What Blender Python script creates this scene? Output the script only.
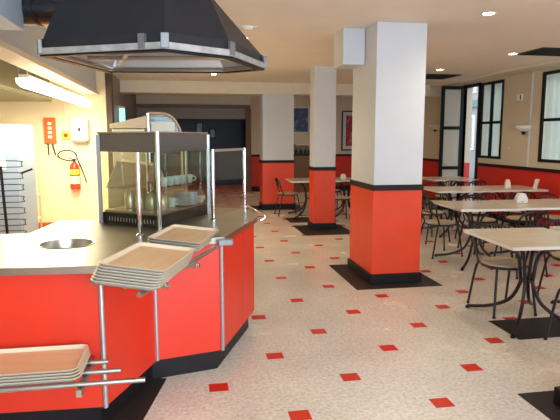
import bpy, math, random
from mathutils import Vector, Matrix
from mathutils.geometry import tessellate_polygon
random.seed(7)
PI = math.pi
SC = bpy.context.scene
COL = SC.collection
for o in list(bpy.data.objects):
    bpy.data.objects.remove(o)

# ------------------------------------------------------------ camera, sky, big lights, exposure
cam_d = bpy.data.cameras.new('camera'); cam_d.sensor_width = 36; cam_d.lens = 545/560*36
cam_d.clip_end = 200
cam = bpy.data.objects.new('camera', cam_d); COL.objects.link(cam)
cam.location = (0, 0, 1.6)
cam.rotation_euler = (math.radians(90-7.62), 0, math.radians(-10))
SC.camera = cam
w = bpy.data.worlds.new('world'); SC.world = w; w.use_nodes = True
w.node_tree.nodes['Background'].inputs[0].default_value = (0.80, 0.90, 1.0, 1)
w.node_tree.nodes['Background'].inputs[1].default_value = 3.0
SC.view_settings.view_transform = 'Standard'
SC.view_settings.look = 'None'
SC.view_settings.exposure = 0.3
SC.view_settings.gamma = 1.0
SC.view_settings.use_curve_mapping = False

def lamp(name, kind, loc, power, color, size=None, size_y=None, rot=(0, 0, 0), parent=None, **kw):
    d = bpy.data.lights.new(name, kind); d.energy = power; d.color = color
    if kind == 'AREA':
        d.size = size
        if size_y: d.shape = 'RECTANGLE'; d.size_y = size_y
    for k, v in kw.items(): setattr(d, k, v)
    o = bpy.data.objects.new(name, d); COL.objects.link(o); o.location = loc; o.rotation_euler = rot
    if parent: o.parent = parent
    return o
# daylight through the shopfront window behind the viewpoint
lamp('shopfront_daylight', 'AREA', (1.6, -2.35, 1.55), 255, (0.62, 0.81, 1.0), 5.0, 2.1, rot=(math.radians(90), 0, 0))
# daylight through the right-hand windows
lamp('window_daylight', 'AREA', (5.8, 2.5, 1.9), 30, (0.9, 0.95, 1.0), 3.0, 1.2, rot=(0, math.radians(90), 0))

# ------------------------------------------------------------ materials
def mat(name, col, rough=0.5, metal=0.0, spec=0.5, emit=None, estr=0, noise=0, nscale=20, bump=0, coat=0):
    m = bpy.data.materials.new(name); m.use_nodes = True
    nt = m.node_tree; b = nt.nodes['Principled BSDF']
    b.inputs['Base Color'].default_value = (*col, 1); b.inputs['Roughness'].default_value = rough
    b.inputs['Metallic'].default_value = metal; b.inputs['Specular IOR Level'].default_value = spec
    b.inputs['Coat Weight'].default_value = coat
    if emit: b.inputs['Emission Color'].default_value = (*emit, 1); b.inputs['Emission Strength'].default_value = estr
    tc = nt.nodes.new('ShaderNodeTexCoord'); n = nt.nodes.new('ShaderNodeTexNoise')
    n.inputs['Scale'].default_value = nscale; n.inputs['Detail'].default_value = 4
    nt.links.new(tc.outputs['Object'], n.inputs['Vector'])
    if noise:
        r = nt.nodes.new('ShaderNodeMapRange'); r.inputs[1].default_value = 0.3; r.inputs[2].default_value = 0.7
        r.inputs[3].default_value = 1-noise; r.inputs[4].default_value = 1+noise*0.6
        mx = nt.nodes.new('ShaderNodeVectorMath'); mx.operation = 'SCALE'
        mx.inputs[0].default_value = col
        nt.links.new(n.outputs['Fac'], r.inputs[0]); nt.links.new(r.outputs[0], mx.inputs['Scale'])
        nt.links.new(mx.outputs[0], b.inputs['Base Color'])
    if bump:
        bp = nt.nodes.new('ShaderNodeBump'); bp.inputs['Strength'].default_value = bump
        nt.links.new(n.outputs['Fac'], bp.inputs['Height']); nt.links.new(bp.outputs[0], b.inputs['Normal'])
    return m
def wood(name, c1, c2, rough=0.4, scale=3.0, axis=0):
    m = bpy.data.materials.new(name); m.use_nodes = True; nt = m.node_tree; b = nt.nodes['Principled BSDF']
    tc = nt.nodes.new('ShaderNodeTexCoord'); mp = nt.nodes.new('ShaderNodeMapping')
    s = [scale*9]*3; s[axis] = scale; mp.inputs['Scale'].default_value = s
    n = nt.nodes.new('ShaderNodeTexNoise'); n.inputs['Scale'].default_value = 1.5; n.inputs['Detail'].default_value = 6
    cr = nt.nodes.new('ShaderNodeValToRGB'); cr.color_ramp.elements[0].color = (*c1, 1); cr.color_ramp.elements[1].color = (*c2, 1)
    cr.color_ramp.elements[0].position = .3; cr.color_ramp.elements[1].position = .7
    nt.links.new(tc.outputs['Object'], mp.inputs[0]); nt.links.new(mp.outputs[0], n.inputs['Vector'])
    nt.links.new(n.outputs['Fac'], cr.inputs[0]); nt.links.new(cr.outputs[0], b.inputs['Base Color'])
    b.inputs['Roughness'].default_value = rough
    return m
def glass(name, tint=(0.95, 0.985, 0.965), gloss=0.025):
    m = bpy.data.materials.new(name); m.use_nodes = True; nt = m.node_tree; nt.nodes.clear()
    o = nt.nodes.new('ShaderNodeOutputMaterial'); t = nt.nodes.new('ShaderNodeBsdfTransparent'); t.inputs[0].default_value = (*tint, 1)
    g = nt.nodes.new('ShaderNodeBsdfGlossy'); g.inputs['Roughness'].default_value = 0.03
    lw0 = nt.nodes.new('ShaderNodeLayerWeight'); lw0.inputs[0].default_value = .5
    pw = nt.nodes.new('ShaderNodeMath'); pw.operation = 'POWER'; pw.inputs[1].default_value = 4.0; nt.links.new(lw0.outputs['Facing'], pw.inputs[0])
    lw = nt.nodes.new('ShaderNodeMath'); lw.operation = 'MULTIPLY'; lw.inputs[1].default_value = .35; nt.links.new(pw.outputs[0], lw.inputs[0])
    ad = nt.nodes.new('ShaderNodeMath'); ad.operation = 'ADD'; ad.inputs[1].default_value = gloss; ad.use_clamp = True
    mx = nt.nodes.new('ShaderNodeMixShader')
    nt.links.new(lw.outputs[0], ad.inputs[0]); nt.links.new(ad.outputs[0], mx.inputs[0])
    nt.links.new(t.outputs[0], mx.inputs[1]); nt.links.new(g.outputs[0], mx.inputs[2]); nt.links.new(mx.outputs[0], o.inputs[0])
    return m
def cloth_glow(name, col):
    m = bpy.data.materials.new(name); m.use_nodes = True; nt = m.node_tree; nt.nodes.clear()
    o = nt.nodes.new('ShaderNodeOutputMaterial'); t = nt.nodes.new('ShaderNodeBsdfTranslucent'); t.inputs[0].default_value = (*col, 1)
    d = nt.nodes.new('ShaderNodeBsdfDiffuse'); d.inputs[0].default_value = (*col, 1)
    mx = nt.nodes.new('ShaderNodeMixShader'); mx.inputs[0].default_value = 0.45
    nt.links.new(t.outputs[0], mx.inputs[1]); nt.links.new(d.outputs[0], mx.inputs[2]); nt.links.new(mx.outputs[0], o.inputs[0])
    return m
def floor_mat():
    m = bpy.data.materials.new('terrazzo_floor'); m.use_nodes = True; nt = m.node_tree; b = nt.nodes['Principled BSDF']
    N = nt.nodes.new; L = nt.links.new
    tc = N('ShaderNodeTexCoord'); sp = N('ShaderNodeSeparateXYZ'); L(tc.outputs['Object'], sp.inputs[0])
    def M(op, a, bb=None):
        n = N('ShaderNodeMath'); n.operation = op
        for i, v in enumerate((a, bb)):
            if v is None: continue
            if isinstance(v, (int, float)): n.inputs[i].default_value = v
            else: L(v, n.inputs[i])
        return n.outputs[0]
    P = 0.882
    def cell(v, off):   # distance from nearest lattice line
        q = M('SUBTRACT', v, off); q = M('DIVIDE', q, P); r = M('ROUND', q); return M('MULTIPLY', M('ABSOLUTE', M('SUBTRACT', q, r)), P)
    def fam(ox, oy):
        return M('MULTIPLY', M('LESS_THAN', cell(sp.outputs[0], ox), 0.062), M('LESS_THAN', cell(sp.outputs[1], oy), 0.058))
    red = M('MAXIMUM', fam(0.63, 2.91), fam(0.63+P/2, 2.91+P/2))
    n1 = N('ShaderNodeTexNoise'); n1.inputs['Scale'].default_value = 42; n1.inputs['Detail'].default_value = 3; L(tc.outputs['Object'], n1.inputs['Vector'])
    n2 = N('ShaderNodeTexNoise'); n2.inputs['Scale'].default_value = 1.3; n2.inputs['Detail'].default_value = 3; L(tc.outputs['Object'], n2.inputs['Vector'])
    v1 = N('ShaderNodeTexVoronoi'); v1.inputs['Scale'].default_value = 75; L(tc.outputs['Object'], v1.inputs['Vector'])
    cr = N('ShaderNodeValToRGB'); e = cr.color_ramp.elements
    e[0].position = .30; e[0].color = (.56, .50, .41, 1); e[1].position = .70; e[1].color = (.80, .74, .64, 1)
    x = e.new(.5); x.color = (.72, .66, .56, 1)
    L(n1.outputs['Fac'], cr.inputs[0])
    sh = N('ShaderNodeMapRange'); sh.inputs[1].default_value = .3; sh.inputs[2].default_value = .7; sh.inputs[3].default_value = .86; sh.inputs[4].default_value = 1.08
    L(n2.outputs['Fac'], sh.inputs[0])
    vm = N('ShaderNodeMapRange'); vm.inputs[1].default_value = 0; vm.inputs[2].default_value = 1; vm.inputs[3].default_value = .92; vm.inputs[4].default_value = 1.06
    sv = N('ShaderNodeSeparateColor'); L(v1.outputs['Color'], sv.inputs[0]); L(sv.outputs[0], vm.inputs[0])
    mul = M('MULTIPLY', sh.outputs[0], vm.outputs[0])
    sc = N('ShaderNodeVectorMath'); sc.operation = 'SCALE'; L(cr.outputs[0], sc.inputs[0]); L(mul, sc.inputs['Scale'])
    mx = N('ShaderNodeMix'); mx.data_type = 'RGBA'; L(red, mx.inputs[0]); L(sc.outputs[0], mx.inputs[6]); mx.inputs[7].default_value = (.62, .03, .012, 1)
    L(mx.outputs[2], b.inputs['Base Color'])
    rr = N('ShaderNodeMapRange'); rr.inputs[3].default_value = .16; rr.inputs[4].default_value = .34; L(n2.outputs['Fac'], rr.inputs[0]); L(rr.outputs[0], b.inputs['Roughness'])
    return m
def dado_mat():
    m = bpy.data.materials.new('dado_wall'); m.use_nodes = True; nt = m.node_tree; b = nt.nodes['Principled BSDF']
    N = nt.nodes.new; L = nt.links.new
    tc = N('ShaderNodeTexCoord'); sp = N('ShaderNodeSeparateXYZ'); L(tc.outputs['Object'], sp.inputs[0])
    lt = N('ShaderNodeMath'); lt.operation = 'LESS_THAN'; lt.inputs[1].default_value = 1.04; L(sp.outputs[2], lt.inputs[0])
    mx = N('ShaderNodeMix'); mx.data_type = 'RGBA'; L(lt.outputs[0], mx.inputs[0])
    mx.inputs[6].default_value = (.62, .53, .40, 1); mx.inputs[7].default_value = (.60, .022, .012, 1)
    L(mx.outputs[2], b.inputs['Base Color']); b.inputs['Roughness'].default_value = .5
    return m
def brick_tile(name, c1, c2, mortar, scale):
    m = bpy.data.materials.new(name); m.use_nodes = True; nt = m.node_tree; b = nt.nodes['Principled BSDF']
    tc = nt.nodes.new('ShaderNodeTexCoord'); br = nt.nodes.new('ShaderNodeTexBrick'); br.offset = 0
    br.inputs['Scale'].default_value = scale; br.inputs['Color1'].default_value = (*c1, 1); br.inputs['Color2'].default_value = (*c2, 1)
    br.inputs['Mortar'].default_value = (*mortar, 1); br.inputs['Mortar Size'].default_value = .01; br.inputs['Row Height'].default_value = .5
    nt.links.new(tc.outputs['Object'], br.inputs['Vector']); nt.links.new(br.outputs[0], b.inputs['Base Color'])
    b.inputs['Roughness'].default_value = .35
    return m
def art(name, base, spots):   # soft coloured blotches for a framed print
    m = bpy.data.materials.new(name); m.use_nodes = True; nt = m.node_tree; b = nt.nodes['Principled BSDF']
    tc = nt.nodes.new('ShaderNodeTexCoord'); n = nt.nodes.new('ShaderNodeTexNoise'); n.inputs['Scale'].default_value = 5
    nt.links.new(tc.outputs['Object'], n.inputs['Vector']); cr = nt.nodes.new('ShaderNodeValToRGB')
    e = cr.color_ramp.elements; e[0].position = .35; e[0].color = (*base, 1); e[1].position = .68; e[1].color = (*spots[0], 1)
    for p, c in spots[1:]:
        k = e.new(p); k.color = (*c, 1)
    nt.links.new(n.outputs['Fac'], cr.inputs[0]); nt.links.new(cr.outputs[0], b.inputs['Base Color']); b.inputs['Roughness'].default_value = .3
    return m
M_FLOOR = floor_mat(); M_DADO = dado_mat()
M_CEIL = mat('ceiling_paint', (.84, .73, .62), .7, noise=.03, nscale=3)
M_CREAM = mat('cream_paint', (.74, .66, .53), .6, noise=.03, nscale=4)
M_PILLAR = mat('pillar_paint', (.62, .64, .67), .55, noise=.03, nscale=4)
M_KITWALL = mat('kitchen_wall_paint', (.78, .70, .48), .5)
M_FASCIA = mat('fascia_paint', (.50, .58, .66), .5)
M_RED = mat('red_paint', (.74, .055, .012), .42, noise=.05, nscale=6)
M_REDPAN = mat('red_laminate', (.68, .030, .009), .38, noise=.04, nscale=5)
M_BLACK = mat('black_paint', (.010, .008, .009), .45, spec=.25)
M_BLACKTILE = mat('dark_floor_tile', (.028, .022, .020), .5, spec=.25, noise=.3, nscale=60)
M_RAIL = mat('dado_rail_paint', (.016, .008, .008), .5, spec=.25)
M_FRAME = mat('window_frame_paint', (.008, .011, .012), .5, spec=.2)
M_STEEL = mat('brushed_steel', (.50, .47, .42), .30, metal=1, noise=.08, nscale=9)
M_STEELT = mat('worktop_steel', (.40, .36, .29), .36, metal=1, noise=.10, nscale=5)
M_CHROME = mat('chrome', (.80, .80, .82), .12, metal=1)
M_ALU = mat('aluminium_strip', (.45, .44, .44), .35, metal=.8)
M_HOOD = mat('charcoal_hood_metal', (.018, .018, .022), .42, spec=.35, noise=.15, nscale=12)
M_HOODTRIM = mat('hood_trim_metal', (.52, .52, .52), .38, metal=.6, noise=.25, nscale=14)
M_BAND = mat('display_case_band', (.20, .19, .19), .3, metal=.85)
M_CASEDARK = mat('case_base_metal', (.035, .032, .03), .3, metal=.5)
M_TUBE = mat('dark_metal_tube', (.030, .028, .032), .35, metal=.5)
M_SEAT = wood('seat_wood', (.42, .32, .21), (.56, .45, .31), .4)
M_TABLE = wood('table_laminate', (.56, .47, .35), (.64, .55, .42), .25, 1.5)
M_TEDGE = mat('table_edge', (.76, .72, .64), .35)
M_TRAY = wood('tray_laminate', (.74, .46, .24), (.82, .55, .31), .35, 2.0, axis=1)
M_TRAYEDGE = mat('tray_edge', (.80, .66, .47), .4)
M_TRAYSIDE = mat('tray_side_layers', (.34, .33, .30), .4)
M_WHITE = mat('white_plastic', (.80, .79, .76), .4)
M_FRIDGE = mat('refrigerator_enamel', (.27, .34, .47), .3)
M_GLASS = glass('guard_glass'); M_GLASSD = glass('case_glass', (.95, .96, .91), .03); M_WGLASS = glass('window_glass', (.95, .98, .97), .03)
M_CLAMP = mat('clamp_metal', (.20, .20, .21), .4, metal=.5)
M_VENT = mat('vent_dark', (.02, .017, .014), .5)
M_ORANGE = mat('orange_enamel', (.85, .12, .02), .4)
M_EXT = mat('extinguisher_enamel', (.75, .05, .02), .25)
M_YEL = mat('yellow_label', (.85, .60, .06), .5)
M_LABEL = mat('pale_label', (.80, .72, .58), .5)
M_SKIRT = mat('terracotta_skirting', (.42, .10, .03), .4)
M_KFLOOR = brick_tile('kitchen_floor_tile', (.60, .22, .06), (.55, .19, .05), (.35, .16, .07), 3.3)
M_BLUE = mat('dark_blue_paint', (.05, .065, .10), .5)
M_BROWN = mat('brown_wood', (.16, .075, .035), .45, noise=.15)
M_TAUPE = mat('taupe_shutter', (.30, .25, .22), .5)
M_BEIGE = mat('beige_enamel', (.60, .50, .32), .35)
M_CREAMMETAL = mat('cream_metal', (.58, .50, .34), .3, metal=.5)
M_CURTAIN = cloth_glow('curtain_fabric', (.86, .90, .84))
M_FROST = cloth_glow('frosted_pane', (.88, .88, .80))
M_CERAMIC = mat('white_ceramic', (.70, .76, .76), .2)
M_LAMP = mat('lamp_glow', (1, .9, .7), .5, emit=(1.0, .86, .55), estr=30)
M_TUBEGLOW = mat('fluorescent_glow', (1, 1, .9), .5, emit=(1.0, .93, .66), estr=9)
M_EXITG = mat('exit_light_glow', (.3, .9, .9), .5, emit=(.30, .95, 1.0), estr=1.3)
M_FACADE = mat('outside_facade', (.24, .24, .23), .8, noise=.1)
M_PAVE = mat('outside_pavement', (.16, .16, .16), .8)
M_GREEN = mat('outside_green_band', (.06, .14, .12), .6)
M_DOTBROWN = mat('dark_brown_trim', (.07, .035, .022), .5)

# ------------------------------------------------------------ mesh helpers
class MB:
    def __init__(s): s.v = []; s.f = []; s.m = []; s.mi = 0; s.mats = []
    def use(s, m):
        if m not in s.mats: s.mats.append(m)
        s.mi = s.mats.index(m); return s
    def add(s, vs, fs):
        n = len(s.v); s.v += [tuple(q) for q in vs]
        for f in fs: s.f.append(tuple(i+n for i in f)); s.m.append(s.mi)
    def box(s, x0, x1, y0, y1, z0, z1, rot=None, org=(0, 0, 0)):
        vs = [Vector((x, y, z)) for z in (z0, z1) for y in (y0, y1) for x in (x0, x1)]
        if rot is not None: R = Matrix.Rotation(rot, 3, 'Z'); o = Vector(org); vs = [R @ q + o for q in vs]
        s.add(vs, [(0, 2, 3, 1), (4, 5, 7, 6), (0, 1, 5, 4), (2, 6, 7, 3), (0, 4, 6, 2), (1, 3, 7, 5)])
        return s
    def prism(s, poly, z0, z1):
        n = len(poly); a = sum(poly[i][0]*poly[(i+1) % n][1]-poly[(i+1) % n][0]*poly[i][1] for i in range(n))
        if a < 0: poly = poly[::-1]
        vs = [(x, y, z0) for x, y in poly]+[(x, y, z1) for x, y in poly]
        s.add(vs, [tuple(range(n))[::-1], tuple(range(n, 2*n))]+[(i, (i+1) % n, (i+1) % n+n, i+n) for i in range(n)])
        return s
    def hprism(s, poly, a0, a1, axis='y'):      # profile in (x,z) extruded along y, or (y,z) along x
        n = len(poly)
        P = (lambda u, v, t: (u, t, v)) if axis == 'y' else (lambda u, v, t: (t, u, v))
        vs = [P(u, v, a0) for u, v in poly]+[P(u, v, a1) for u, v in poly]
        s.add(vs, [tuple(range(n)), tuple(range(n, 2*n))[::-1]]+[(i, i+n, (i+1) % n+n, (i+1) % n) for i in range(n)])
        return s
    def tube(s, pts, r, n=8, closed=False, smooth=0):
        pts = [Vector(p) for p in pts]
        if smooth:
            out = []; K = len(pts)
            rng = range(K if closed else K-1)
            for i in rng:
                g = lambda j: pts[j % K] if closed else pts[max(0, min(K-1, j))]
                p0, p1, p2, p3 = g(i-1), g(i), g(i+1), g(i+2)
                for k in range(smooth):
                    t = k/smooth
                    out.append(.5*((2*p1)+(p2-p0)*t+(2*p0-5*p1+4*p2-p3)*t*t+(3*p1-p0-3*p2+p3)*t**3))
            if not closed: out.append(pts[-1])
            pts = out
        K = len(pts); rings = []; up = None
        for i, p in enumerate(pts):
            if closed: t = pts[(i+1) % K]-pts[i-1]
            else: t = pts[min(K-1, i+1)]-pts[max(0, i-1)]
            t.normalize()
            if up is None: up = Vector((0, 0, 1)) if abs(t.z) < .9 else Vector((1, 0, 0))
            a = t.cross(up); a.normalize(); b = a.cross(t); up = b
            rings.append([p+(a*math.cos(2*PI*k/n)+b*math.sin(2*PI*k/n))*r for k in range(n)])
        vs = [q for rg in rings for q in rg]; fs = []
        for i in range(K if closed else K-1):
            j = (i+1) % K
            for k in range(n): fs.append((i*n+k, i*n+(k+1) % n, j*n+(k+1) % n, j*n+k))
        if not closed: fs += [tuple(range(n))[::-1], tuple((K-1)*n+k for k in range(n))]
        s.add(vs, fs); return s
    def lathe(s, prof, org=(0, 0, 0), n=28, caps=False):
        ox, oy, oz = org; vs = []; fs = []; K = len(prof)
        for r, z in prof:
            for k in range(n): vs.append((ox+r*math.cos(2*PI*k/n), oy+r*math.sin(2*PI*k/n), oz+z))
        for i in range(K-1):
            for k in range(n): fs.append((i*n+k, i*n+(k+1) % n, (i+1)*n+(k+1) % n, (i+1)*n+k))
        if caps and prof[0][0] > 0.0005: fs.append(tuple(range(n))[::-1])
        if caps and prof[-1][0] > 0.0005: fs.append(tuple((K-1)*n+k for k in range(n)))
        s.add(vs, fs); return s
    def build(s, name, m=None, parent=None, smooth=False, bevel=0, origin=None):
        me = bpy.data.meshes.new(name)
        o0 = Vector(origin) if origin else Vector((0, 0, 0))
        me.from_pydata([tuple(Vector(v)-o0) for v in s.v], [], s.f)
        mats = s.mats or [m]
        for q in mats: me.materials.append(q)
        for p, i in zip(me.polygons, s.m): p.material_index = i; p.use_smooth = smooth
        me.update()
        o = bpy.data.objects.new(name, me); COL.objects.link(o); o.location = o0
        if parent: o.parent = parent
        if smooth:
            es = o.modifiers.new('ws', 'EDGE_SPLIT'); es.split_angle = math.radians(40)
        if bevel:
            bv = o.modifiers.new('bevel', 'BEVEL'); bv.width = bevel; bv.segments = 2; bv.limit_method = 'ANGLE'
        return o
def tag(o, label=None, cat=None, group=None, kind=None):
    if label: o['label'] = label
    if cat: o['category'] = cat
    if group: o['group'] = group
    if kind: o['kind'] = kind
    return o
def empty(name, loc, label, cat, group=None, rz=0):
    o = bpy.data.objects.new(name, None); COL.objects.link(o); o.location = loc; o.rotation_euler = (0, 0, rz); o.empty_display_size = .1
    return tag(o, label, cat, group)
def struct(name, mb, m=None, parent=None, **k):
    o = mb.build(name, m, parent, **k)
    if not parent: o['kind'] = 'structure'
    return o
def copy_tree(o, parent=None):
    kids = list(o.children)
    c = o.copy(); COL.objects.link(c); c.parent = parent
    for k in kids: copy_tree(k, c)
    return c

# ------------------------------------------------------------ the room shell
CZ = 2.78
struct('floor', MB().box(-1.6, 6.2, -2.6, 16.2, -.1, 0), M_FLOOR)
struct('floor', MB().box(-3.6, -1.6, -2.6, 16.2, -.1, 0), M_KFLOOR)
struct('ceiling', MB().box(-3.6, 6.2, -2.6, 16.2, CZ, CZ+.1), M_CEIL)
# right wall: solid stretches with a door opening and window openings
RX = 6.0
def rwall(mb, y0, y1, z0=0, z1=CZ): mb.box(RX, RX+.2, y0, y1, z0, z1)
mb = MB()
wins = [(-1.0, 1.2), (2.2, 4.4), (6.6, 8.48), (9.62, 10.42), (13.1, 14.6)]
cuts = [(a, b, 1.18, 2.68) for a, b in wins]+[(10.50, 11.12, 0, 2.70)]
cuts.sort(); yy = -2.6
for a, b, z0, z1 in cuts:
    rwall(mb, yy, a)
    if z0 > 0: rwall(mb, a, b, 0, z0)
    rwall(mb, a, b, z1, CZ); yy = b
rwall(mb, yy, 16.2)
struct('wall_right', mb, M_DADO)
struct('wall_left', MB().box(-3.6, -3.4, -2.6, 16.2, 0, CZ), M_KITWALL)
# front wall (behind the viewpoint) with a wide shopfront opening
mb = MB(); mb.box(-3.6, -1.2, -2.6, -2.4, 0, CZ).box(4.4, 6.2, -2.6, -2.4, 0, CZ).box(-1.2, 4.4, -2.6, -2.4, 0, .4).box(-1.2, 4.4, -2.6, -2.4, 2.7, CZ)
struct('wall_front', mb, M_DADO)
# back wall right of the serving recess, with header over the recess
mb = MB(); mb.box(1.95, 6.0, 16, 16.2, 0, CZ); mb.use(M_DADO)
mb.m = [0]*len(mb.m); struct('wall_back', mb, M_DADO)
mb = MB(); mb.box(-1.27, 1.95, 16, 16.2, 2.52, CZ); struct('wall_back', mb, M_CREAM)
struct('trim_header', MB().box(-1.27, 1.93, 15.93, 16.2, 2.42, 2.52), M_BROWN)
struct('trim_header', MB().box(-1.27, 1.80, 16.0, 16.2, 2.12, 2.42), M_TAUPE)
struct('trim_jamb', MB().box(1.80, 1.95, 15.9, 16.2, 0, 2.42), M_BROWN)
struct('wall_recess', MB().box(-1.5, 2.1, 18.4, 18.6, 0, CZ), M_BLUE)
struct('wall_recess', MB().box(1.96, 2.1, 16.2, 18.4, 0, CZ), M_BLUE)
struct('wall_recess', MB().box(-1.45, -1.27, 10.15, 18.4, 0, CZ), M_TAUPE)
struct('ceiling', MB().box(-1.5, 2.1, 16.2, 18.6, CZ, CZ+.1), M_CEIL)
struct('floor', MB().box(-1.5, 2.1, 16.2, 18.6, -.1, 0), M_FLOOR)
# beam over the room
struct('ceiling_beam', MB().box(-1.27, 6.0, 12.0, 12.5, 2.53, CZ), M_CREAM)
struct('ceiling_cove', MB().box(5.62, 6.0, -2.4, 12.0, 2.735, CZ), M_CREAM)
# kitchen back wall
struct('wall_kitchen', MB().box(-3.4, -1.30, 10.0, 10.15, 0, CZ), M_KITWALL)
struct('trim_kitchen_jamb', MB().box(-1.30, -1.20, 9.97, 10.2, 0, CZ), M_DOTBROWN)
struct('baseboard_kitchen', MB().box(-3.4, -1.30, 9.975, 10.0, 0, .12), M_SKIRT)
struct('wall_fascia', MB().use(M_FASCIA).box(-1.62, -1.45, -2.4, 9.97, 2.37, CZ), bevel=.004)
struct('wall_fascia', MB().box(-1.45, -1.08, -2.4, 4.20, 2.34, CZ), M_FASCIA)
struct('trim_lit_edge', MB().box(-1.66, -1.41, -2.4, 9.96, 2.32, 2.37), M_CREAM)  # cream strip: yellowish light on the fascia's lower edge put into the colour
# dado rails and skirtings of the dining room
def rrail(y0, y1): return MB().box(RX-.025, RX, y0, y1, 1.02, 1.075)
for a, b in ((-2.4, 10.46), (11.16, 16.0)):
    struct('trim_dado', rrail(a, b), M_RAIL); struct('baseboard_right', MB().box(RX-.02, RX, a, b, 0, .11), M_BLACK)
struct('trim_dado', MB().box(1.95, 6.0, 15.97, 16, 1.03, 1.09), M_RAIL)
struct('baseboard_back', MB().box(1.95, 6.0, 15.98, 16, 0, .14), M_BLACK)
# dark tile surrounds in the floor
def inlay(poly): struct('trim_floor_inlay', MB().prism(poly, 0.0005, .004), M_BLACKTILE)
def rect(x0, x1, y0, y1): return [(x0, y0), (x1, y0), (x1, y1), (x0, y1)]
inlay(rect(1.77, 2.74, 5.36, 6.5)); inlay(rect(1.93, 2.80, 8.58, 9.62)); inlay(rect(2.60, 3.30, 3.77, 4.22)); inlay(rect(1.95, 2.9, 9.95, 10.6))
inlay(rect(2.03, 2.95, 2.0, 2.93)); inlay(rect(1.50, 2.65, 11.8, 12.6)); inlay([(-.62, 2.75), (-.33, 2.70), (-.145, 3.535), (-.30, 3.58)])

# ------------------------------------------------------------ pillars
def pillar(x0, x1, y0, y1, top, label, rz=1.06):
    t = empty('pillar', ((x0+x1)/2, (y0+y1)/2, 0), label, 'pillar', 'red and white square pillars')
    def P(name, mb, m, **k):
        o = mb.build(name, m, t, **k); return o
    hx, hy = (x1-x0)/2, (y1-y0)/2
    P('shaft', MB().box(-hx, hx, -hy, hy, rz, top), M_PILLAR, bevel=.004)
    P('red_panel', MB().box(-hx-.004, hx+.004, -hy-.004, hy+.004, .11, rz-.03), M_RED, bevel=.003)
    P('dado_rail', MB().box(-hx-.014, hx+.014, -hy-.014, hy+.014, rz-.03, rz+.03), M_RAIL)
    P('plinth', MB().box(-hx-.025, hx+.025, -hy-.025, hy+.025, .004, .11), M_BLACK, bevel=.006)
    return t
p1 = pillar(2.0, 2.55, 5.56, 6.36, CZ, 'large red and white square pillar nearest the middle of the room')
pillar(2.20, 2.58, 9.12, 9.45, CZ, 'slim red and white pillar between the dining tables and the wide far pillar')
pillar(1.73, 2.43, 12.01, 12.5, 2.53, 'wide red and cream pillar at the far end under the beam')
pillar(2.195, 2.75, 2.17, 2.76, CZ, 'red pillar foot just showing at the right edge of the photo')
p_b = MB().box(1.745, 1.994, 5.92, 6.30, 2.39, CZ-.001).build('pillar_box', M_PILLAR, bevel=.004)
tag(p_b, 'white boxed-in duct on the left side of the large pillar under the ceiling', 'box')

# ------------------------------------------------------------ windows, shutters and the door of the right wall
def frame_rect(mb, y0, y1, z0, z1, x, t=.05, d=.05):
    mb.box(x-d/2, x+d/2, y0, y1, z0, z0+t); mb.box(x-d/2, x+d/2, y0, y1, z1-t, z1)
    mb.box(x-d/2, x+d/2, y0, y0+t, z0+t, z1-t); mb.box(x-d/2, x+d/2, y1-t, y1, z0+t, z1-t)
def curtain(y0, y1, z0, z1, x, parent):
    n = 60; vs = []; fs = []
    for i in range(n+1):
        y = y0+(y1-y0)*i/n; dx = .018*math.sin(i*1.05)+.008*math.sin(i*.37)
        vs += [(x+dx, y, z0), (x+dx, y, z1)]
    for i in range(n): fs.append((2*i, 2*i+2, 2*i+3, 2*i+1))
    mb = MB(); mb.add(vs, fs); o = mb.build('curtain', M_CURTAIN, parent, smooth=True); return o
for i, (a, b) in enumerate(wins):
    x = RX+.005; mb = MB(); frame_rect(mb, a, b, 1.18, 2.68, x, .05, .04)
    mid = (a+b)/2; mb.box(x-.02, x+.02, mid-.03, mid+.03, 1.23, 2.63); mb.box(x-.02, x+.02, a+.05, b-.05, 1.86, 1.91)
    win = struct('window_%d' % (i+1), mb, M_FRAME)
    MB().box(x+.0, x+.006, a+.05, b-.05, 1.22, 2.64).build('pane', M_WGLASS, win)
    curtain(a+.03, b-.03, 1.2, 2.66, x+.055, win)
# open door: frame in the wall, leaf standing into the room
mb = MB(); x = RX+.02
mb.box(x-.05, x+.05, 10.44, 10.50, 0, 2.70); mb.box(x-.05, x+.05, 11.12, 11.18, 0, 2.70); mb.box(x-.05, x+.05, 10.44, 11.18, 2.64, 2.70)
dr = struct('door_1', mb, M_FRAME)
lf = MB(); L0, L1, LY = 5.47, 5.98, 11.10
for a, b in ((L0, L0+.07), (L1-.07, L1)): lf.box(a, b, LY-.022, LY+.022, .02, 2.68)
for z in (.02, .90, 1.76, 2.61): lf.box(L0+.07, L1-.07, LY-.022, LY+.022, z, z+.07)
leaf = lf.build('door_leaf', M_FRAME, dr)
MB().box(L0+.07, L1-.07, LY-.006, LY+.006, .08, 2.62).build('pane', M_FROST, leaf)
MB().tube([(L0+.035, LY-.02, 1.02), (L0+.035, LY-.07, 1.02), (L0+.13, LY-.07, 1.02)], .009).build('door_handle', M_CHROME, leaf)
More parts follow.
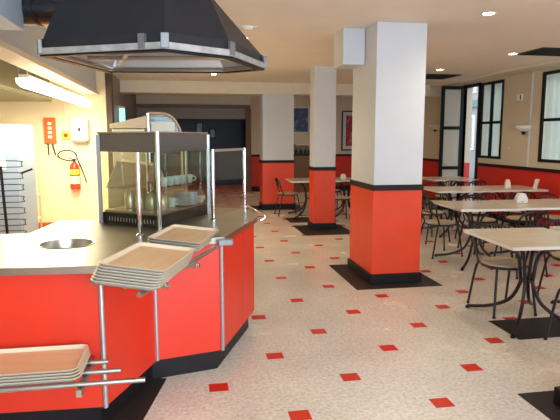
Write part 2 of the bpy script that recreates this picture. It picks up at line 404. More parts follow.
# the street outside the doorway
struct('ground_outside', MB().box(6.2, 26, -12, 40, -.12, -.02), M_PAVE)
fb = empty('building', (11.2, 20, 0), 'pale building across the street seen through the open doorway', 'building')
mb = MB().box(0, 1, -16, 16, 0, 7); mb.build('facade', M_FACADE, fb)
MB().box(-.15, -.001, -16, 16, 2.75, 3.0).build('green_band', M_GREEN, fb)
for k in range(10):
    yb = -7+k*1.7
    for zb in (1.1, 3.3):
        f = MB().box(-.06, -.001, yb, yb+1.1, zb, zb+1.35).build('window', M_WHITE, fb)
        MB().box(-.07, -.061, yb+.08, yb+.52, zb+.08, zb+1.27).box(-.07, -.061, yb+.58, yb+1.02, zb+.08, zb+1.27).build('pane', mat('outside_pane', (.2, .26, .3), .1) if k == 0 and zb < 2 else bpy.data.materials['outside_pane'], f)

# ------------------------------------------------------------ ceiling fittings
def downlight(x, y, z, label, power=16):
    t = empty('downlight', (x, y, z), label, 'ceiling light', 'round recessed ceiling downlights')
    MB().lathe([(.050, -.004), (.068, -.008), (.072, -.002), (.072, 0)], n=24).build('trim_ring', M_WHITE, t, smooth=True)
    MB().lathe([(.0, -.006), (.049, -.006), (.049, -.001)], n=24).build('lamp', M_LAMP, t)
    lamp('downlight_beam', 'SPOT', (0, 0, -.03), power, (1.0, .80, .58), parent=t, spot_size=math.radians(150), spot_blend=1.0, shadow_soft_size=.05)
    return t
DL = [(2.92, 5.01, 'bright recessed downlight nearest the camera, right of the large pillar'),
      (4.66, 7.30, 'recessed downlight beside the near dark ceiling grille'),
      (4.49, 9.22, 'recessed downlight beside the far dark ceiling grille above the open door'),
      (.74, 6.74, 'recessed downlight beside the tip of the dark hood'),
      (.60, 10.61, 'recessed downlight low behind the hood just before the beam'),
      (2.92, 1.6, 'recessed downlight above and behind the viewpoint'),
      (.74, 1.2, 'recessed downlight above the front counter'),
      (4.7, 3.0, 'recessed downlight over the nearest table by the windows')]
for x, y, l in DL: downlight(x, y, CZ, l, 36)
for x, y in ((3.9, 14.2), (2.6, 14.3), (5.2, 13.8)):
    downlight(x, y, CZ, 'recessed downlight in the far bay beyond the beam', 22)
def vent(x0, x1, y0, y1, label):
    t = empty('ceiling_grille', ((x0+x1)/2, (y0+y1)/2, CZ), label, 'vent', 'dark ceiling grilles')
    hx, hy = (x1-x0)/2, (y1-y0)/2
    MB().box(-hx, hx, -hy, hy, -.012, -.001).build('backing', M_VENT, t)
    mb = MB()
    for k in range(9): yk = -hy+.03+k*(2*hy-.06)/8; mb.box(-hx+.01, hx-.01, yk-.008, yk+.008, -.02, -.012)
    mb.build('slats', M_BLACK, t)
vent(4.72, 5.45, 6.72, 7.32, 'dark square ceiling grille nearest the windows at the right')
vent(4.55, 5.25, 9.85, 10.6, 'dark square ceiling grille above the open door')
t = empty('smoke_detector', (.72, 6.05, CZ), 'small white smoke detector on the ceiling beside the hood', 'smoke detector')
MB().lathe([(.0, -.035), (.035, -.033), (.05, -.018), (.055, 0)], n=20).build('cover', M_WHITE, t, smooth=True)
MB().box(-.09, .09, -.05, .05, -.008, -.001).build('mounting_plate', M_WHITE, t)

# ------------------------------------------------------------ right wall fittings
def sconce(y, z, label):
    t = empty('wall_sconce', (RX, y, z), label, 'wall light', 'white bowl wall sconces')
    vs = []; fs = []; n = 16; K = 7
    for i in range(K):
        a = i/(K-1)*PI/2; r = .19*math.sin(a)**.8; h = -.11*math.cos(a)
        for k in range(n+1):
            b = PI/2+PI*k/n; vs.append((r*math.cos(b)*.9-.002, r*math.sin(b), h))
    for i in range(K-1):
        for k in range(n): fs.append((i*(n+1)+k, i*(n+1)+k+1, (i+1)*(n+1)+k+1, (i+1)*(n+1)+k))
    mb = MB(); mb.add(vs, fs); o = mb.build('bowl', M_WHITE, t, smooth=True)
    so = o.modifiers.new('t', 'SOLIDIFY'); so.thickness = .006
    MB().lathe([(.0, -.16), (.02, -.155), (.032, -.12), (.04, -.095)], org=(-.045, 0, 0), n=14).build('finial', M_BLACK, t, smooth=True)
sconce(8.88, 1.80, 'white bowl wall sconce between the two nearest windows')
sconce(12.36, 1.88, 'white bowl wall sconce beyond the open door')
tag(MB().box(RX-.02, RX-.001, 8.74, 8.78, 1.08, 2.73).build('wall_conduit', M_PILLAR), 'grey vertical conduit on the wall beside the near sconce', 'conduit')
t = empty('wall_sensor', (RX, 9.08, 2.31), 'small white sensor box high on the wall between the windows', 'sensor')
MB().box(-.04, -.001, -.07, .07, -.055, .055).build('housing', M_WHITE, t, bevel=.006); MB().box(-.045, -.04, -.065, -.04, -.04, .04).build('dark_slot', M_BLACK, t)
t = empty('light_switch', (RX, 9.32, 1.40), 'small cream light switch on the wall under the sensor', 'switch')
MB().box(-.012, -.001, -.045, .045, -.045, .045).build('plate', M_YEL if False else M_BEIGE, t, bevel=.003); MB().box(-.018, -.012, -.012, .012, -.02, .02).build('rocker', M_WHITE, t)

# ------------------------------------------------------------ far bay: pictures, console
def picture(name, x0, x1, z0, z1, y, fm, am, label, mount=.03, face=None):
    t = empty(name, ((x0+x1)/2, y, (z0+z1)/2), label, 'picture')
    hx, hz = (x1-x0)/2, (z1-z0)/2
    mb = MB().box(-hx, hx, -.03, -.001, hz-.035, hz).box(-hx, hx, -.03, -.001, -hz, -hz+.035).box(-hx, -hx+.035, -.03, -.001, -hz, hz).box(hx-.035, hx, -.03, -.001, -hz, hz)
    mb.build('frame', fm, t)
    if mount: MB().box(-hx+.035, hx-.035, -.012, -.003, -hz+.035, hz-.035).build('mount', M_PILLAR, t)
    g = .035+mount*2
    MB().box(-hx+g, hx-g, -.018, -.0125, -hz+g, hz-g).build('print', am, t)
A_BLUE = art('blue_print', (.012, .015, .06), [(.14, .17, .30), (.55, (.02, .03, .16))])
A_RED = art('red_print', (.30, .02, .03), [(.55, .35, .30), (.6, (.42, .03, .04))])
A_DARK = art('dark_print', (.015, .015, .02), [(.05, .05, .07)])
picture('framed_picture', 2.95, 3.74, 1.68, 2.52, 16.0, M_BEIGE, A_BLUE, 'framed dark blue picture on the back wall between the two far pillars', .02)
picture('framed_picture', 4.70, 5.45, 1.20, 2.38, 16.0, M_BLACK, A_RED, 'tall framed red picture on the back wall beside the large pillar', .05)
picture('framed_picture', .42, .66, 1.72, 2.08, 18.4, M_BLACK, A_DARK, 'small dark frame on the dark blue wall, higher of the pair', 0)
picture('framed_picture', .86, 1.08, 1.55, 1.88, 18.4, M_BLACK, A_DARK, 'small dark frame on the dark blue wall, lower of the pair', 0)
t = empty('sideboard', (3.35, 15.7, 0), 'brown sideboard with dark open shelf against the back wall', 'sideboard')
MB().box(-.4, .4, -.2, .2, 0, 1.06).build('cabinet_body', M_BROWN, t, bevel=.005)
MB().box(-.38, .38, -.19, .19, 1.33, 1.36).box(-.38, -.35, -.19, .19, 1.06, 1.33).box(.35, .38, -.19, .19, 1.06, 1.33).build('top_shelf', M_BROWN, t)
MB().box(-.15, .42, -.22, .2, 1.36, 1.40).build('top_board', M_BEIGE, t)
for i, dx in enumerate((-.25, -.12, .02, .15, .26)):
    b = MB().lathe([(.0, 0), (.038, 0), (.04, .13), (.016, .18), (.014, .235), (0, .235)], n=12).build('bottle', M_TUBE, smooth=True)
    b.location = (3.35+dx, 15.62, 1.06)
    tag(b, 'dark bottle standing in the open shelf of the sideboard', 'bottle', 'bottles on the far sideboard')
# exit light and opening header by the kitchen jamb
t = empty('exit_light', (-1.18, 11.4, 2.0), 'glowing blue-green emergency light on the wall beyond the kitchen', 'light')
MB().box(-.088, -.05, -.08, .08, -.20, .22).build('back_plate', M_BEIGE, t); MB().box(-.05, .045, -.07, .07, -.12, .16).build('diffuser', M_EXITG, t, bevel=.01)
MB().box(-.055, .05, -.075, .075, .16, .20).build('cap', M_WHITE, t)

# ------------------------------------------------------------ serving counter
CT = .945
A0, A1, B1, C1, D1 = (-3.3, 3.04), (-.445, 2.91), (-.20, 3.50), (.235, 3.60), (.56, 4.42)
top_poly = [(-3.3, 3.00), (-.44, 2.86), (-.19, 3.45), (.255, 3.56), (.59, 4.42), (.57, 4.95), (.30, 5.12), (-.33, 5.12), (-.72, 4.50), (-.98, 4.50), (-1.05, 3.93), (-3.3, 3.95)]
ctr = empty('serving_counter', (-.3, 3.8, 0), 'long angled serving counter with red panels and steel worktop', 'counter')
OFF = Vector((-.3, 3.8, 0))
def cpart(name, mb, m, parent=None, **k):
    o = mb.build(name, m, ctr if parent is None else parent, **k)
    if parent is None: o.location = -OFF
    return o
BC = (-.725, 3.50); BR = .158
hole = [(BC[0]+BR*math.cos(2*PI*k/40), BC[1]+BR*math.sin(2*PI*k/40)) for k in range(40)]
tri = tessellate_polygon([[Vector((*p, 0)) for p in top_poly], [Vector((*p, 0)) for p in hole]])
allp = top_poly+hole; n = len(allp); mb = MB()
vs = [(x, y, CT) for x, y in allp]+[(x, y, CT-.04) for x, y in allp]; fs = []
def cross2(a, b, c): return (b[0]-a[0])*(c[1]-a[1])-(b[1]-a[1])*(c[0]-a[0])
for a, b, c in tri:
    if cross2(allp[a], allp[b], allp[c]) < 0: b, c = c, b
    fs.append((a, b, c)); fs.append((a+n, c+n, b+n))
m_ = len(top_poly)
for i in range(m_): j = (i+1) % m_; fs.append((i, i+n, j+n, j))
for i in range(40): j = (i+1) % 40; fs.append((m_+i, m_+j, m_+j+n, m_+i+n))
mb.add(vs, fs); cpart('worktop', mb, M_STEELT)
cpart('round_well', MB().lathe([(.168, CT+.001), (.166, CT+.005), (.157, CT+.003), (.150, CT-.03), (.14, CT-.10), (.09, CT-.125), (.0, CT-.13)], org=(BC[0], BC[1], 0), n=40), M_STEEL, smooth=True)
for i in range(1): pass
def panel(name, a, b, z0, z1, m, t=.02, inset=0.0, push=0.0, **k):
    a, b = Vector((*a, 0)), Vector((*b, 0)); d = (b-a).normalized(); nrm = Vector((d.y, -d.x, 0))
    a2 = a+d*inset+nrm*push; b2 = b-d*inset+nrm*push; c2 = b2-nrm*t; d2 = a2-nrm*t
    return cpart(name, MB().prism([(q.x, q.y) for q in (a2, b2, c2, d2)], z0, z1), m, **k)
Dm = ((C1[0]*.42+D1[0]*.58), (C1[1]*.42+D1[1]*.58))
panel('front_panel', A0, A1, .15, CT-.04, M_REDPAN, inset=.002)
panel('front_panel', A1, B1, .15, CT-.04, M_REDPAN, inset=.002)
panel('front_panel', B1, C1, .15, CT-.04, M_REDPAN, inset=.002)
panel('front_panel', C1, Dm, .15, CT-.04, M_REDPAN, inset=.004)
panel('front_panel', Dm, D1, .15, CT-.04, M_REDPAN, inset=.004)
E1 = (.50, 4.93)
panel('end_panel', D1, E1, .15, CT-.04, M_REDPAN, inset=.003)
for q in (A1, B1, C1):
    cpart('corner_strip', MB().tube([(q[0], q[1]-.004, .15), (q[0], q[1]-.004, CT-.04)], .014, 10), M_ALU)
def inset_poly(pts, d):
    out = []; n = len(pts)
    for i in range(n):
        a, b, c = Vector(pts[i-1]), Vector(pts[i]), Vector(pts[(i+1) % n])
        e1, e2 = (b-a).normalized(), (c-b).normalized(); n1, n2 = Vector((-e1.y, e1.x)), Vector((-e2.y, e2.x))
        s_ = (n1+n2).normalized(); out.append(tuple(b+s_*d/max(.3, s_.dot(n1))))
    return out
body = [A0, A1, B1, C1, D1, E1, (.25, 5.08), (-.31, 5.08), (-.69, 4.46), (-.94, 4.46), (-1.0, 3.88), (-3.3, 3.9)]
cpart('plinth', MB().prism(inset_poly(body, .05), 0.001, .15), M_BLACK)
# carcass walls so that the well has room
bi = inset_poly(body, .022)
for i in (5, 6, 7, 8, 9, 10):
    panel('back_panel', bi[i], bi[(i+1) % len(bi)], .15, CT-.04, M_STEEL, inset=.01, t=.015)
cpart('side_rail', MB().box(-1.32, -1.27, 3.35, 3.94, CT, CT+.06), M_STEEL, bevel=.004)

# tray rail along the slanted front and its bracket
tr = empty('tray_rail', (0, 3.1, .88), 'steel tube tray rail running along the slanted counter front', 'tray rail')
RO = Vector((0, 3.1, .88))
u = Vector((.455, 1.16, 0)).normalized(); nr = Vector((u.y, -u.x, 0))
def tpart(name, mb, m, **k):
    o = mb.build(name, m, tr, **k); o.location = -RO; return o
Pn = Vector((-.212, 2.46, .893))
for k in range(3):
    a = Pn-nr*(.13*k)+u*(.12*k); ln = 1.10 if k == 0 else (1.02-.26*k)
    tpart('rail_tube', MB().tube([a, a+u*ln], .013, 12), M_STEEL, smooth=True)
for s_ in (.28, .72):
    a = Pn+u*s_; tpart('bracket', MB().box(-.40, .012, -.013, .013, -.045, -.014, rot=math.atan2(nr.y, nr.x), org=a), M_STEEL)
    tpart('bracket_end', MB().tube([a+nr*.0+Vector((0, 0, -.03)), a+nr*.028+Vector((0, 0, -.03))], .012, 10), M_CHROME)
tpart('end_block', MB().box(-.05, .05, -.03, .03, -.02, .022, rot=.2, org=(.255, 3.535, .915)), M_CLAMP, bevel=.006)

# ------------------------------------------------------------ trays
def rrect(hx, hy, r, n=5):
    out = []
    for cx, cy, a0 in ((hx-r, hy-r, 0), (-hx+r, hy-r, PI/2), (-hx+r, -hy+r, PI), (hx-r, -hy+r, 1.5*PI)):
        for k in range(n+1): a = a0+PI/2*k/n; out.append((cx+r*math.cos(a), cy+r*math.sin(a)))
    return out
def make_tray(W, H):
    t = empty('serving_tray', (0, 0, 0), 'x', 'tray')
    levels = [(W/2-.022, H/2-.022, .03, 0.0), (W/2-.002, H/2-.002, .04, .017), (W/2, H/2, .04, .021), (W/2-.009, H/2-.009, .035, .022), (W/2-.024, H/2-.024, .03, .006)]
    rings = [[(x, y, z) for x, y in rrect(hx, hy, r)] for hx, hy, r, z in levels]
    n = len(rings[0]); mb = MB(); mb.use(M_TRAYSIDE); mb.use(M_TRAYEDGE)
    mb.v = [q for r in rings for q in r]
    for i in range(4):
        for k in range(n):
            mb.f.append((i*n+k, i*n+(k+1) % n, (i+1)*n+(k+1) % n, (i+1)*n+k)); mb.m.append(0 if i < 2 else 1)
    mb.f.append(tuple(range(n))[::-1]); mb.m.append(0)
    rim = mb.build('rim', None, t, smooth=True)
    b = MB(); b.v = rings[4]; b.f = [tuple(range(n))]; b.m = [0]; b.build('tray_base', M_TRAY, t)
    return t
tray0 = make_tray(.335, .53); used = [False]
def place_tray(x, y, z, rz, label, group, tilt=0):
    o = tray0 if not used[0] else copy_tree(tray0); used[0] = True
    o.location = (x, y, z); o.rotation_euler = (0, tilt, rz); tag(o, label, 'tray', group); return o
RZ = -math.radians(17)
NS = 7
for k in range(NS):
    f = k/(NS-1); topm = k == NS-1
    place_tray(-.212+.035*f, 2.75+.03*f, .915+k*.0118, RZ,
      'wood-patterned tray on top of the nearer stack on the slanted rail' if topm else 'wood-patterned tray %s in the nearer stack on the slanted rail' % ('at the very bottom', 'second from the bottom', 'third from the bottom', 'in the very middle', 'third from the top', 'directly under the topmost')[k],
      'trays in the nearer stack on the slanted rail', .09)
for k in range(4):
    place_tray(-.012+.004*k, 3.50+.012*k, .925+k*.0125, RZ, 'wood-patterned tray on top of the farther stack on the slanted rail' if k == 3 else 'wood-patterned tray %s in the farther stack on the slanted rail' % ('at the very bottom', 'second from the bottom', 'directly under the topmost')[k],
      'trays in the farther stack on the slanted rail', .09)
# low tray shelf
lt = empty('low_tray_rail', (-.9, 2.7, .47), 'low steel tube tray rail in front of the red counter panel', 'tray rail')
LO = Vector((-.9, 2.7, .47))
for y, xe in ((2.54, -.205), (2.67, -.33), (2.79, -.405)):
    o = MB().tube([(-2.6, y, .455), (xe, y, .455)], .0125, 12).build('rail_tube', M_STEEL, lt, smooth=True); o.location = -LO
for x in (-.50, -1.5):
    o = MB().box(x-.012, x+.012, 2.50, 3.0, .41, .442).build('bracket', M_STEEL, lt); o.location = -LO
for k in range(4):
    place_tray(-.76-.004*k, 2.69+.004*k, .469+k*.0128, PI/2, 'wood-patterned tray on top of the low stack at the left' if k == 3 else 'wood-patterned tray %s in the low stack at the left' % ('at the very bottom', 'second from the bottom', 'directly under the topmost')[k], 'trays on the low rail')
for k in range(4):
    place_tray(-1.345, 2.70, .469+k*.0128, PI/2, 'wood-patterned tray %s in the low stack cut off by the left edge' % ('at the bottom', 'second from the bottom', 'second from the top', 'on top')[k], 'trays in the second low stack')

# ------------------------------------------------------------ glass display case on the counter
FQ = [Vector((-.18, 3.98, 0)), Vector((-.635, 4.33, 0)), Vector((-.25, 5.05, 0)), Vector((.205, 4.70, 0))]   # near corner, left, back, right
dc = empty('display_case', (-.2, 4.5, CT), 'tall steel and glass display case standing on the counter', 'display case')
DO = Vector((-.2, 4.5, CT))
def dpart(name, mb, m, **k):
    o = mb.build(name, m, dc, **k); o.location = -DO; return o
def shrink(f): c = sum(FQ, Vector())/4; return [(c+(q-c)*f) for q in FQ]
def wallseg(a, b, z0, z1, t=.012):
    d = (b-a).normalized(); nn = Vector((d.y, -d.x, 0))*t/2
    return MB().prism([tuple((a+nn)[:2]), tuple((b+nn)[:2]), tuple((b-nn)[:2]), tuple((a-nn)[:2])], z0, z1)
xy = lambda L: [(q.x, q.y) for q in L]
dpart('top_band', MB().prism(xy(shrink(1.0)), 1.49, 1.625), M_BAND, bevel=.004)
dpart('top_rim', MB().prism(xy(shrink(1.015)), 1.625, 1.64), M_STEEL, bevel=.003)
dpart('base', MB().prism(xy(shrink(.97)), CT+.001, 1.03), M_CASEDARK, bevel=.004)
for i in range(4):
    a, b = FQ[i], FQ[(i+1) % 4]
    dpart('glass_pane', wallseg(a.lerp(b, .03), b.lerp(a, .03), 1.035, 1.485, .006), M_GLASSD)
for i, q in enumerate(FQ):
    if i == 0: dpart('corner_post', MB().tube([(q.x, q.y, CT), (q.x, q.y, 1.64)], .016, 14), M_CHROME, smooth=True)
    else: dpart('corner_post', MB().box(q.x-.014, q.x+.014, q.y-.014, q.y+.014, CT, 1.62), M_BAND)
s1 = shrink(.93)
dpart('glass_shelf', MB().prism(xy(s1), 1.205, 1.212), M_GLASSD)
dpart('floor_tray', MB().prism(xy(shrink(.94)), 1.032, 1.045), M_STEEL)
g = MB()
for k in range(16):
    p = FQ[0].lerp(FQ[1], .1+.05*k); q_ = (FQ[1]-FQ[0]).normalized(); nn = Vector((-q_.y, q_.x, 0))
    g.tube([p+Vector((0, 0, 1.0))-nn*.002*0+Vector((q_.y, -q_.x, 0))*(-.0), p+Vector((0, 0, .97))], .004, 6)
dpart('vent_slots', g, M_STEEL)
dpart('inner_post', MB().tube([(-.30, 4.70, 1.04), (-.30, 4.70, 1.49)], .012, 8), M_CHROME)
dpart('inner_post', MB().tube([(.02, 4.62, 1.04), (.02, 4.62, 1.49)], .010, 8), M_CHROME)
def plate_stack(x, y, z, n, r, label, name='plate', cat='plate', grp='plates in the display case'):
    for k in range(n):
        o = MB().lathe([(.0, .0), (r*.55, .0), (r*.75, .006), (r, .016), (r, .019), (r*.72, .010), (0, .006)], n=24).build(name, M_CERAMIC, smooth=True)
        o.location = (x, y, z+k*.0115); tag(o, label, cat, grp)
plate_stack(.00, 4.50, 1.047, 9, .105, 'pale plate in the larger stack inside the display case')
plate_stack(.085, 4.62, 1.047, 5, .075, 'pale small plate in the lower stack inside the display case', grp='small plates in the display case')
def cup(x, y, z, label, m=M_CERAMIC, r=.035, h=.07, grp='cups in the display case'):
    c = empty('cup', (x, y, z), label, 'cup', grp)
    MB().lathe([(0, 0), (r*.7, 0), (r*.85, h*.3), (r, h), (r*.92, h), (r*.75, h*.3), (0, h*.12)], n=16).build('bowl', m, c, smooth=True)
    MB().tube([(r*.9, 0, h*.8), (r*1.6, 0, h*.7), (r*1.6, 0, h*.35), (r*.8, 0, h*.25)], .005, 6, smooth=3).build('handle', m, c, smooth=True)
for i in range(5):
    cup(-.14+.05*i-.02, 4.40+.085*i, 1.213, 'white cup on the glass shelf of the display case')
for i in range(3):
    cup(-.16+.06*i, 4.32+.1*i, 1.047, 'white cup on the floor of the display case beside the plates', grp='cups on the case floor')
for i in range(4):
    q = FQ[1].lerp(FQ[0], .22+.19*i)+Vector((.11, .17, 0))
    o = MB().lathe([(0, 0), (.04, 0), (.045, .02), (.042, .11), (.02, .14), (0, .145)], n=14).build('steel_jar', M_CREAMMETAL, smooth=True)
    o.location = (q.x, q.y, 1.047); tag(o, 'steel lidded jar in the left half of the display case', 'jar', 'jars in the display case')

# ------------------------------------------------------------ sneeze guards
def guard(name, pa, pb, zt, label, posts=(1, 1), base=CT):
    t = empty(name, (pa[0], pa[1], base), label, 'glass screen'); O = Vector((pa[0], pa[1], base))
    a, b = Vector((*pa, 0)), Vector((*pb, 0))
    for f, q in zip(posts, (a, b)):
        if f:
            o = MB().tube([(q.x, q.y, base+.001), (q.x, q.y, zt)], .0135, 12).build('post', M_CHROME, t, smooth=True); o.location = -O
            o = MB().lathe([(.028, 0), (.028, .008), (.016, .016)], org=(q.x, q.y, base+.001), n=16).build('post_foot', M_CHROME, t, smooth=True); o.location = -O
    d = (b-a).normalized()
    o = wallseg(a+d*.016, b-d*.016, base+.03, zt-.02, .008).build('glass_sheet', M_GLASS, t); o.location = -O
    o = wallseg(a+d*.014, b-d*.014, zt-.02, zt, .012).build('top_edge', M_STEEL if posts[1] else M_GLASS, t); o.location = -O
guard('glass_screen', (-.295, 3.68), (.225, 4.30), 1.50, 'clear glass screen on chrome posts in front of the display case', (1, 0))
guard('glass_screen', (.225, 4.30), (.535, 4.86), 1.505, 'glass screen on two chrome posts at the far end of the counter', (1, 1))
# little wire rail at the counter end
t = tag(MB().tube([(.50, 4.92, CT+.02), (.56, 4.98, CT+.03), (.66, 4.50, CT-.0), (.62, 4.44, CT-.03)], .006, 6, smooth=4).build('wire_rail', M_CHROME, smooth=True), 'thin chrome wire rail at the far end of the counter', 'rail')

# ------------------------------------------------------------ extractor hood over the counter
HZ = 2.10
HP = [(-.87, 3.66), (-.09, 3.28), (.32, 3.52), (.62, 4.12), (.38, 4.36), (-.58, 4.50)]
hd = empty('extractor_hood', (-.15, 3.9, HZ), 'large charcoal extractor hood with steel rim hanging over the counter', 'hood')
HO = Vector((-.15, 3.9, HZ)); hc = Vector((-.12, 3.95))
def hp(name, mb, m, **k):
    o = mb.build(name, m, hd, **k); o.location = -HO; return o
def sc(f, off=(0, 0)): return [((Vector(p)-hc)*f+hc+Vector(off)) for p in HP]
def frust(P0, z0, P1, z1, cap=False):
    n = len(P0); mb = MB(); mb.v = [(p[0], p[1], z0) for p in P0]+[(p[0], p[1], z1) for p in P1]
    mb.f = [(i, (i+1) % n, (i+1) % n+n, i+n) for i in range(n)]
    if cap: mb.f.append(tuple(range(n, 2*n)))
    mb.m = [0]*len(mb.f); return mb
HT = [Vector(q) for q in ((-.60, 3.72), (-.09, 3.50), (.05, 3.60), (.0, 3.88), (-.05, 4.10), (-.45, 4.25))]
o = hp('hood_shell', frust(sc(.955), HZ+.10, HT, CZ-.001), M_HOOD)
o.modifiers.new('t', 'SOLIDIFY').thickness = .01
o = hp('hood_skirt', frust(sc(.965), HZ+.03, sc(.965), HZ+.10), M_HOOD); o.modifiers.new('t', 'SOLIDIFY').thickness = .012
# steel gutter rim, outer light strips and dark under-edge
def ring(P0, P1, z0, z1):
    n = len(P0); mb = MB()
    mb.v = [(*p, z0) for p in P0]+[(*p, z1) for p in P0]+[(*p, z1) for p in P1]+[(*p, z0) for p in P1]
    for i in range(n):
        j = (i+1) % n
        for a, b in ((0, 1), (1, 2), (2, 3), (3, 0)): mb.f.append((a*n+i, a*n+j, b*n+j, b*n+i))
    mb.m = [0]*len(mb.f); return mb
hp('rim', ring([tuple(p) for p in sc(1.0)], [tuple(p) for p in sc(.93)], HZ+.004, HZ+.042), M_HOODTRIM)
hp('rim_lower_edge', ring([tuple(p) for p in sc(.985)], [tuple(p) for p in sc(.90)], HZ-.008, HZ+.004), M_BLACK)
hp('inner_liner', frust(sc(.90), HZ+.0, sc(.80), HZ+.10, cap=True), mat('liner_steel', (.72, .74, .78), .32, metal=.75))
for i in range(6):
    p = Vector(HP[i]); q = (p-hc)*.985+hc
    d_ = math.atan2((p-hc).y, (p-hc).x)
    hp('corner_clamp', MB().box(-.012, .012, -.024, .024, .0, .085, rot=d_, org=(q.x, q.y, HZ+.008)), M_CLAMP, bevel=.003)
q = Vector(HP[0]).lerp(Vector(HP[1]), .83)
hp('corner_clamp', MB().box(-.02, .02, -.012, .02, 0, .085, rot=math.atan2(-.38, .78), org=(q.x, q.y, HZ+.008)), M_CLAMP)
# filter frame bars in the underside
l0, l1 = sc(.86), sc(.86)
for i in range(6):
    a, b = l0[i], l0[(i+1) % 6]
    hp('filter_bar', MB().tube([(a.x, a.y, HZ+.012), (b.x, b.y, HZ+.012)], .014, 6), M_STEEL)
hp('filter_bar', MB().tube([(-.62, 3.95, HZ+.03), (.42, 3.78, HZ+.03)], .016, 6), M_STEEL)
hp('filter_bar', MB().tube([(-.45, 4.25, HZ+.03), (-.30, 3.5, HZ+.03)], .016, 6), M_STEEL)
# duct from the hood to the fascia opening
dt = empty('exhaust_duct', (-1.0, 3.95, 2.6), 'dark glossy exhaust duct joining the hood to the fascia', 'duct')
o = MB().tube([(-1.44, 4.36, 2.51), (-.56, 4.20, 2.51)], .115, 24).build('pipe', mat('duct_black', (.012, .010, .012), .12, spec=.8), dt, smooth=True); o.location = (1.0, -3.95, -2.6)
for x, y in ((-1.40, 4.353), (-1.0, 4.28), (-.8, 4.244)):
    o = MB().tube([(x, y, 2.51), (x+.02, y-.004, 2.51)], .122, 24).build('collar', M_TUBE, dt, smooth=True); o.location = (1.0, -3.95, -2.6)
tag(MB().box(-1.44, -.75, 4.22, 4.45, 2.66, CZ-.001).build('ceiling_bracket', M_CREAM), 'cream boxed strip on the ceiling above the exhaust duct', 'bracket')

# ------------------------------------------------------------ kitchen behind the counter
kw = empty('fluorescent_light', (-1.60, 7.05, 2.17), 'long lit fluorescent batten hanging nearest under the fascia', 'ceiling light', 'fluorescent battens in the kitchen')
MB().box(-.05, .05, -.95, .95, .03, .07).build('housing', M_WHITE, kw, bevel=.008)
prof = [(.085*math.cos(a), -.095*math.sin(a)+.03) for a in [PI*k/10 for k in range(11)]]
MB().hprism(prof, -.93, .93, 'y').build('diffuser', M_TUBEGLOW, kw, smooth=True)
for s_ in (-.8, .8): MB().tube([(0, s_, .07), (0, s_*.98, .148)], .004, 6).build('hanging_rod', M_WHITE, kw)
k2 = copy_tree(kw); k2.location = (-1.60, 9.02, 2.17); k2.scale = (1, .84, 1)
tag(k2, 'lit fluorescent batten hanging farther back towards the kitchen wall')
lamp('fluorescent_fill', 'AREA', (-1.75, 7.6, 2.06), 150, (1.0, .90, .62), .2, 3.4)
lamp('kitchen_area_light', 'AREA', (-2.2, 4.4, 2.3), 14, (1.0, .90, .62), .5, .5)  # bare warm area light above the kitchen, no fitting modelled
# steel canopy
M_CANOPY = mat('canopy_steel', (.20, .165, .085), .35, metal=.6, noise=.15, nscale=4)
cn = empty('steel_canopy', (-2.5, 7.2, 2.17), 'stainless steel canopy on the kitchen side behind the fascia', 'canopy')
MB().hprism([(-.75, 0), (.44, 0), (.46, .02), (.40, .60), (-.75, .60)], -3.2, 2.15, 'y').build('shell', M_CANOPY, cn, bevel=.004)
for k in range(6): MB().box(.43, .452, -3.0+.85*k, -2.97+.85*k, .02, .58).build('seam', M_STEEL, cn)
MB().box(-.75, .445, -3.2, 2.15, -.012, -.0005).build('underside', mat('canopy_under', (.12, .10, .05), .4, metal=.4), cn)
# refrigerator
fr = empty('refrigerator', (-2.30, 7.1, 0), 'tall pale blue-white refrigerator behind the counter at the left', 'refrigerator')
MB().box(-.42, .36, -.08, .6, .03, 1.75).build('body', M_FRIDGE, fr, bevel=.012)
MB().box(-.42, .35, -.14, -.085, .08, 1.72).build('door', M_FRIDGE, fr, bevel=.012)
MB().box(-.20, .22, -.15, -.141, 1.22, 1.58).build('notice', M_WHITE, fr)
MB().tube([(-.36, -.15, .8), (-.36, -.19, .82), (-.36, -.19, 1.2), (-.36, -.15, 1.22)], .012, 8).build('handle', M_CHROME, fr)
# wire rack in front of it
rk = empty('wire_rack', (-1.62, 5.7, 0), 'dark hairpin wire rack standing in front of the refrigerator', 'rack')
for k in range(7):
    z = .62+k*.115
    MB().tube([(-.50, 0, z), (.02, 0, z), (.055, 0, z+.022), (.055, 0, z+.038), (.02, 0, z+.06), (-.50, 0, z+.06)], .005, 6, smooth=3).build('hairpin_wire', M_TUBE, rk, smooth=True)
MB().box(-.52, -.49, -.02, .02, 0, 1.95).build('upright', M_TUBE, rk)
MB().tube([(-.10, .03, 0), (-.13, -.02, 1.32)], .014, 8).build('leaning_pole', M_BLACK, rk)
MB().box(-.56, .06, -.2, .2, .0, .03).build('foot', M_TUBE, rk)
MB().tube([(-.17+.035*math.cos(2*PI*k/12), -.03, 1.36+.035*math.sin(2*PI*k/12)) for k in range(12)], .008, 6, closed=True).build('ring_hook', M_TUBE, rk)
MB().tube([(.05, 0, 1.25), (.16, -.02, 1.29)], .010, 8).build('knob_arm', M_BLACK, rk)
# pale shelf end beside it
sh = empty('kitchen_shelf', (-2.14, 8.3, 0), 'narrow cream metal shelf unit beside the refrigerator', 'shelf')
for z in (.05, .4, .75, 1.08): MB().box(-.2, .05, -.2, .2, z, z+.03).build('shelf_board', M_BEIGE, sh)
for x in (-.19, .03):
    for y in (-.19, .17): MB().box(x, x+.02, y, y+.02, 0, 1.3).build('upright', M_CREAMMETAL, sh)
for i, z in enumerate((.43, .78, 1.11)):
    tag(MB().box(-2.30, -2.12, 8.14, 8.34, z+.001, z+.17).build('container', M_WHITE if i % 2 else M_BEIGE, bevel=.01), ('beige', 'white', 'beige')[i]+' container on the '+('second', 'third', 'top')[i]+' shelf board beside the refrigerator', 'container')
KY = 10.0
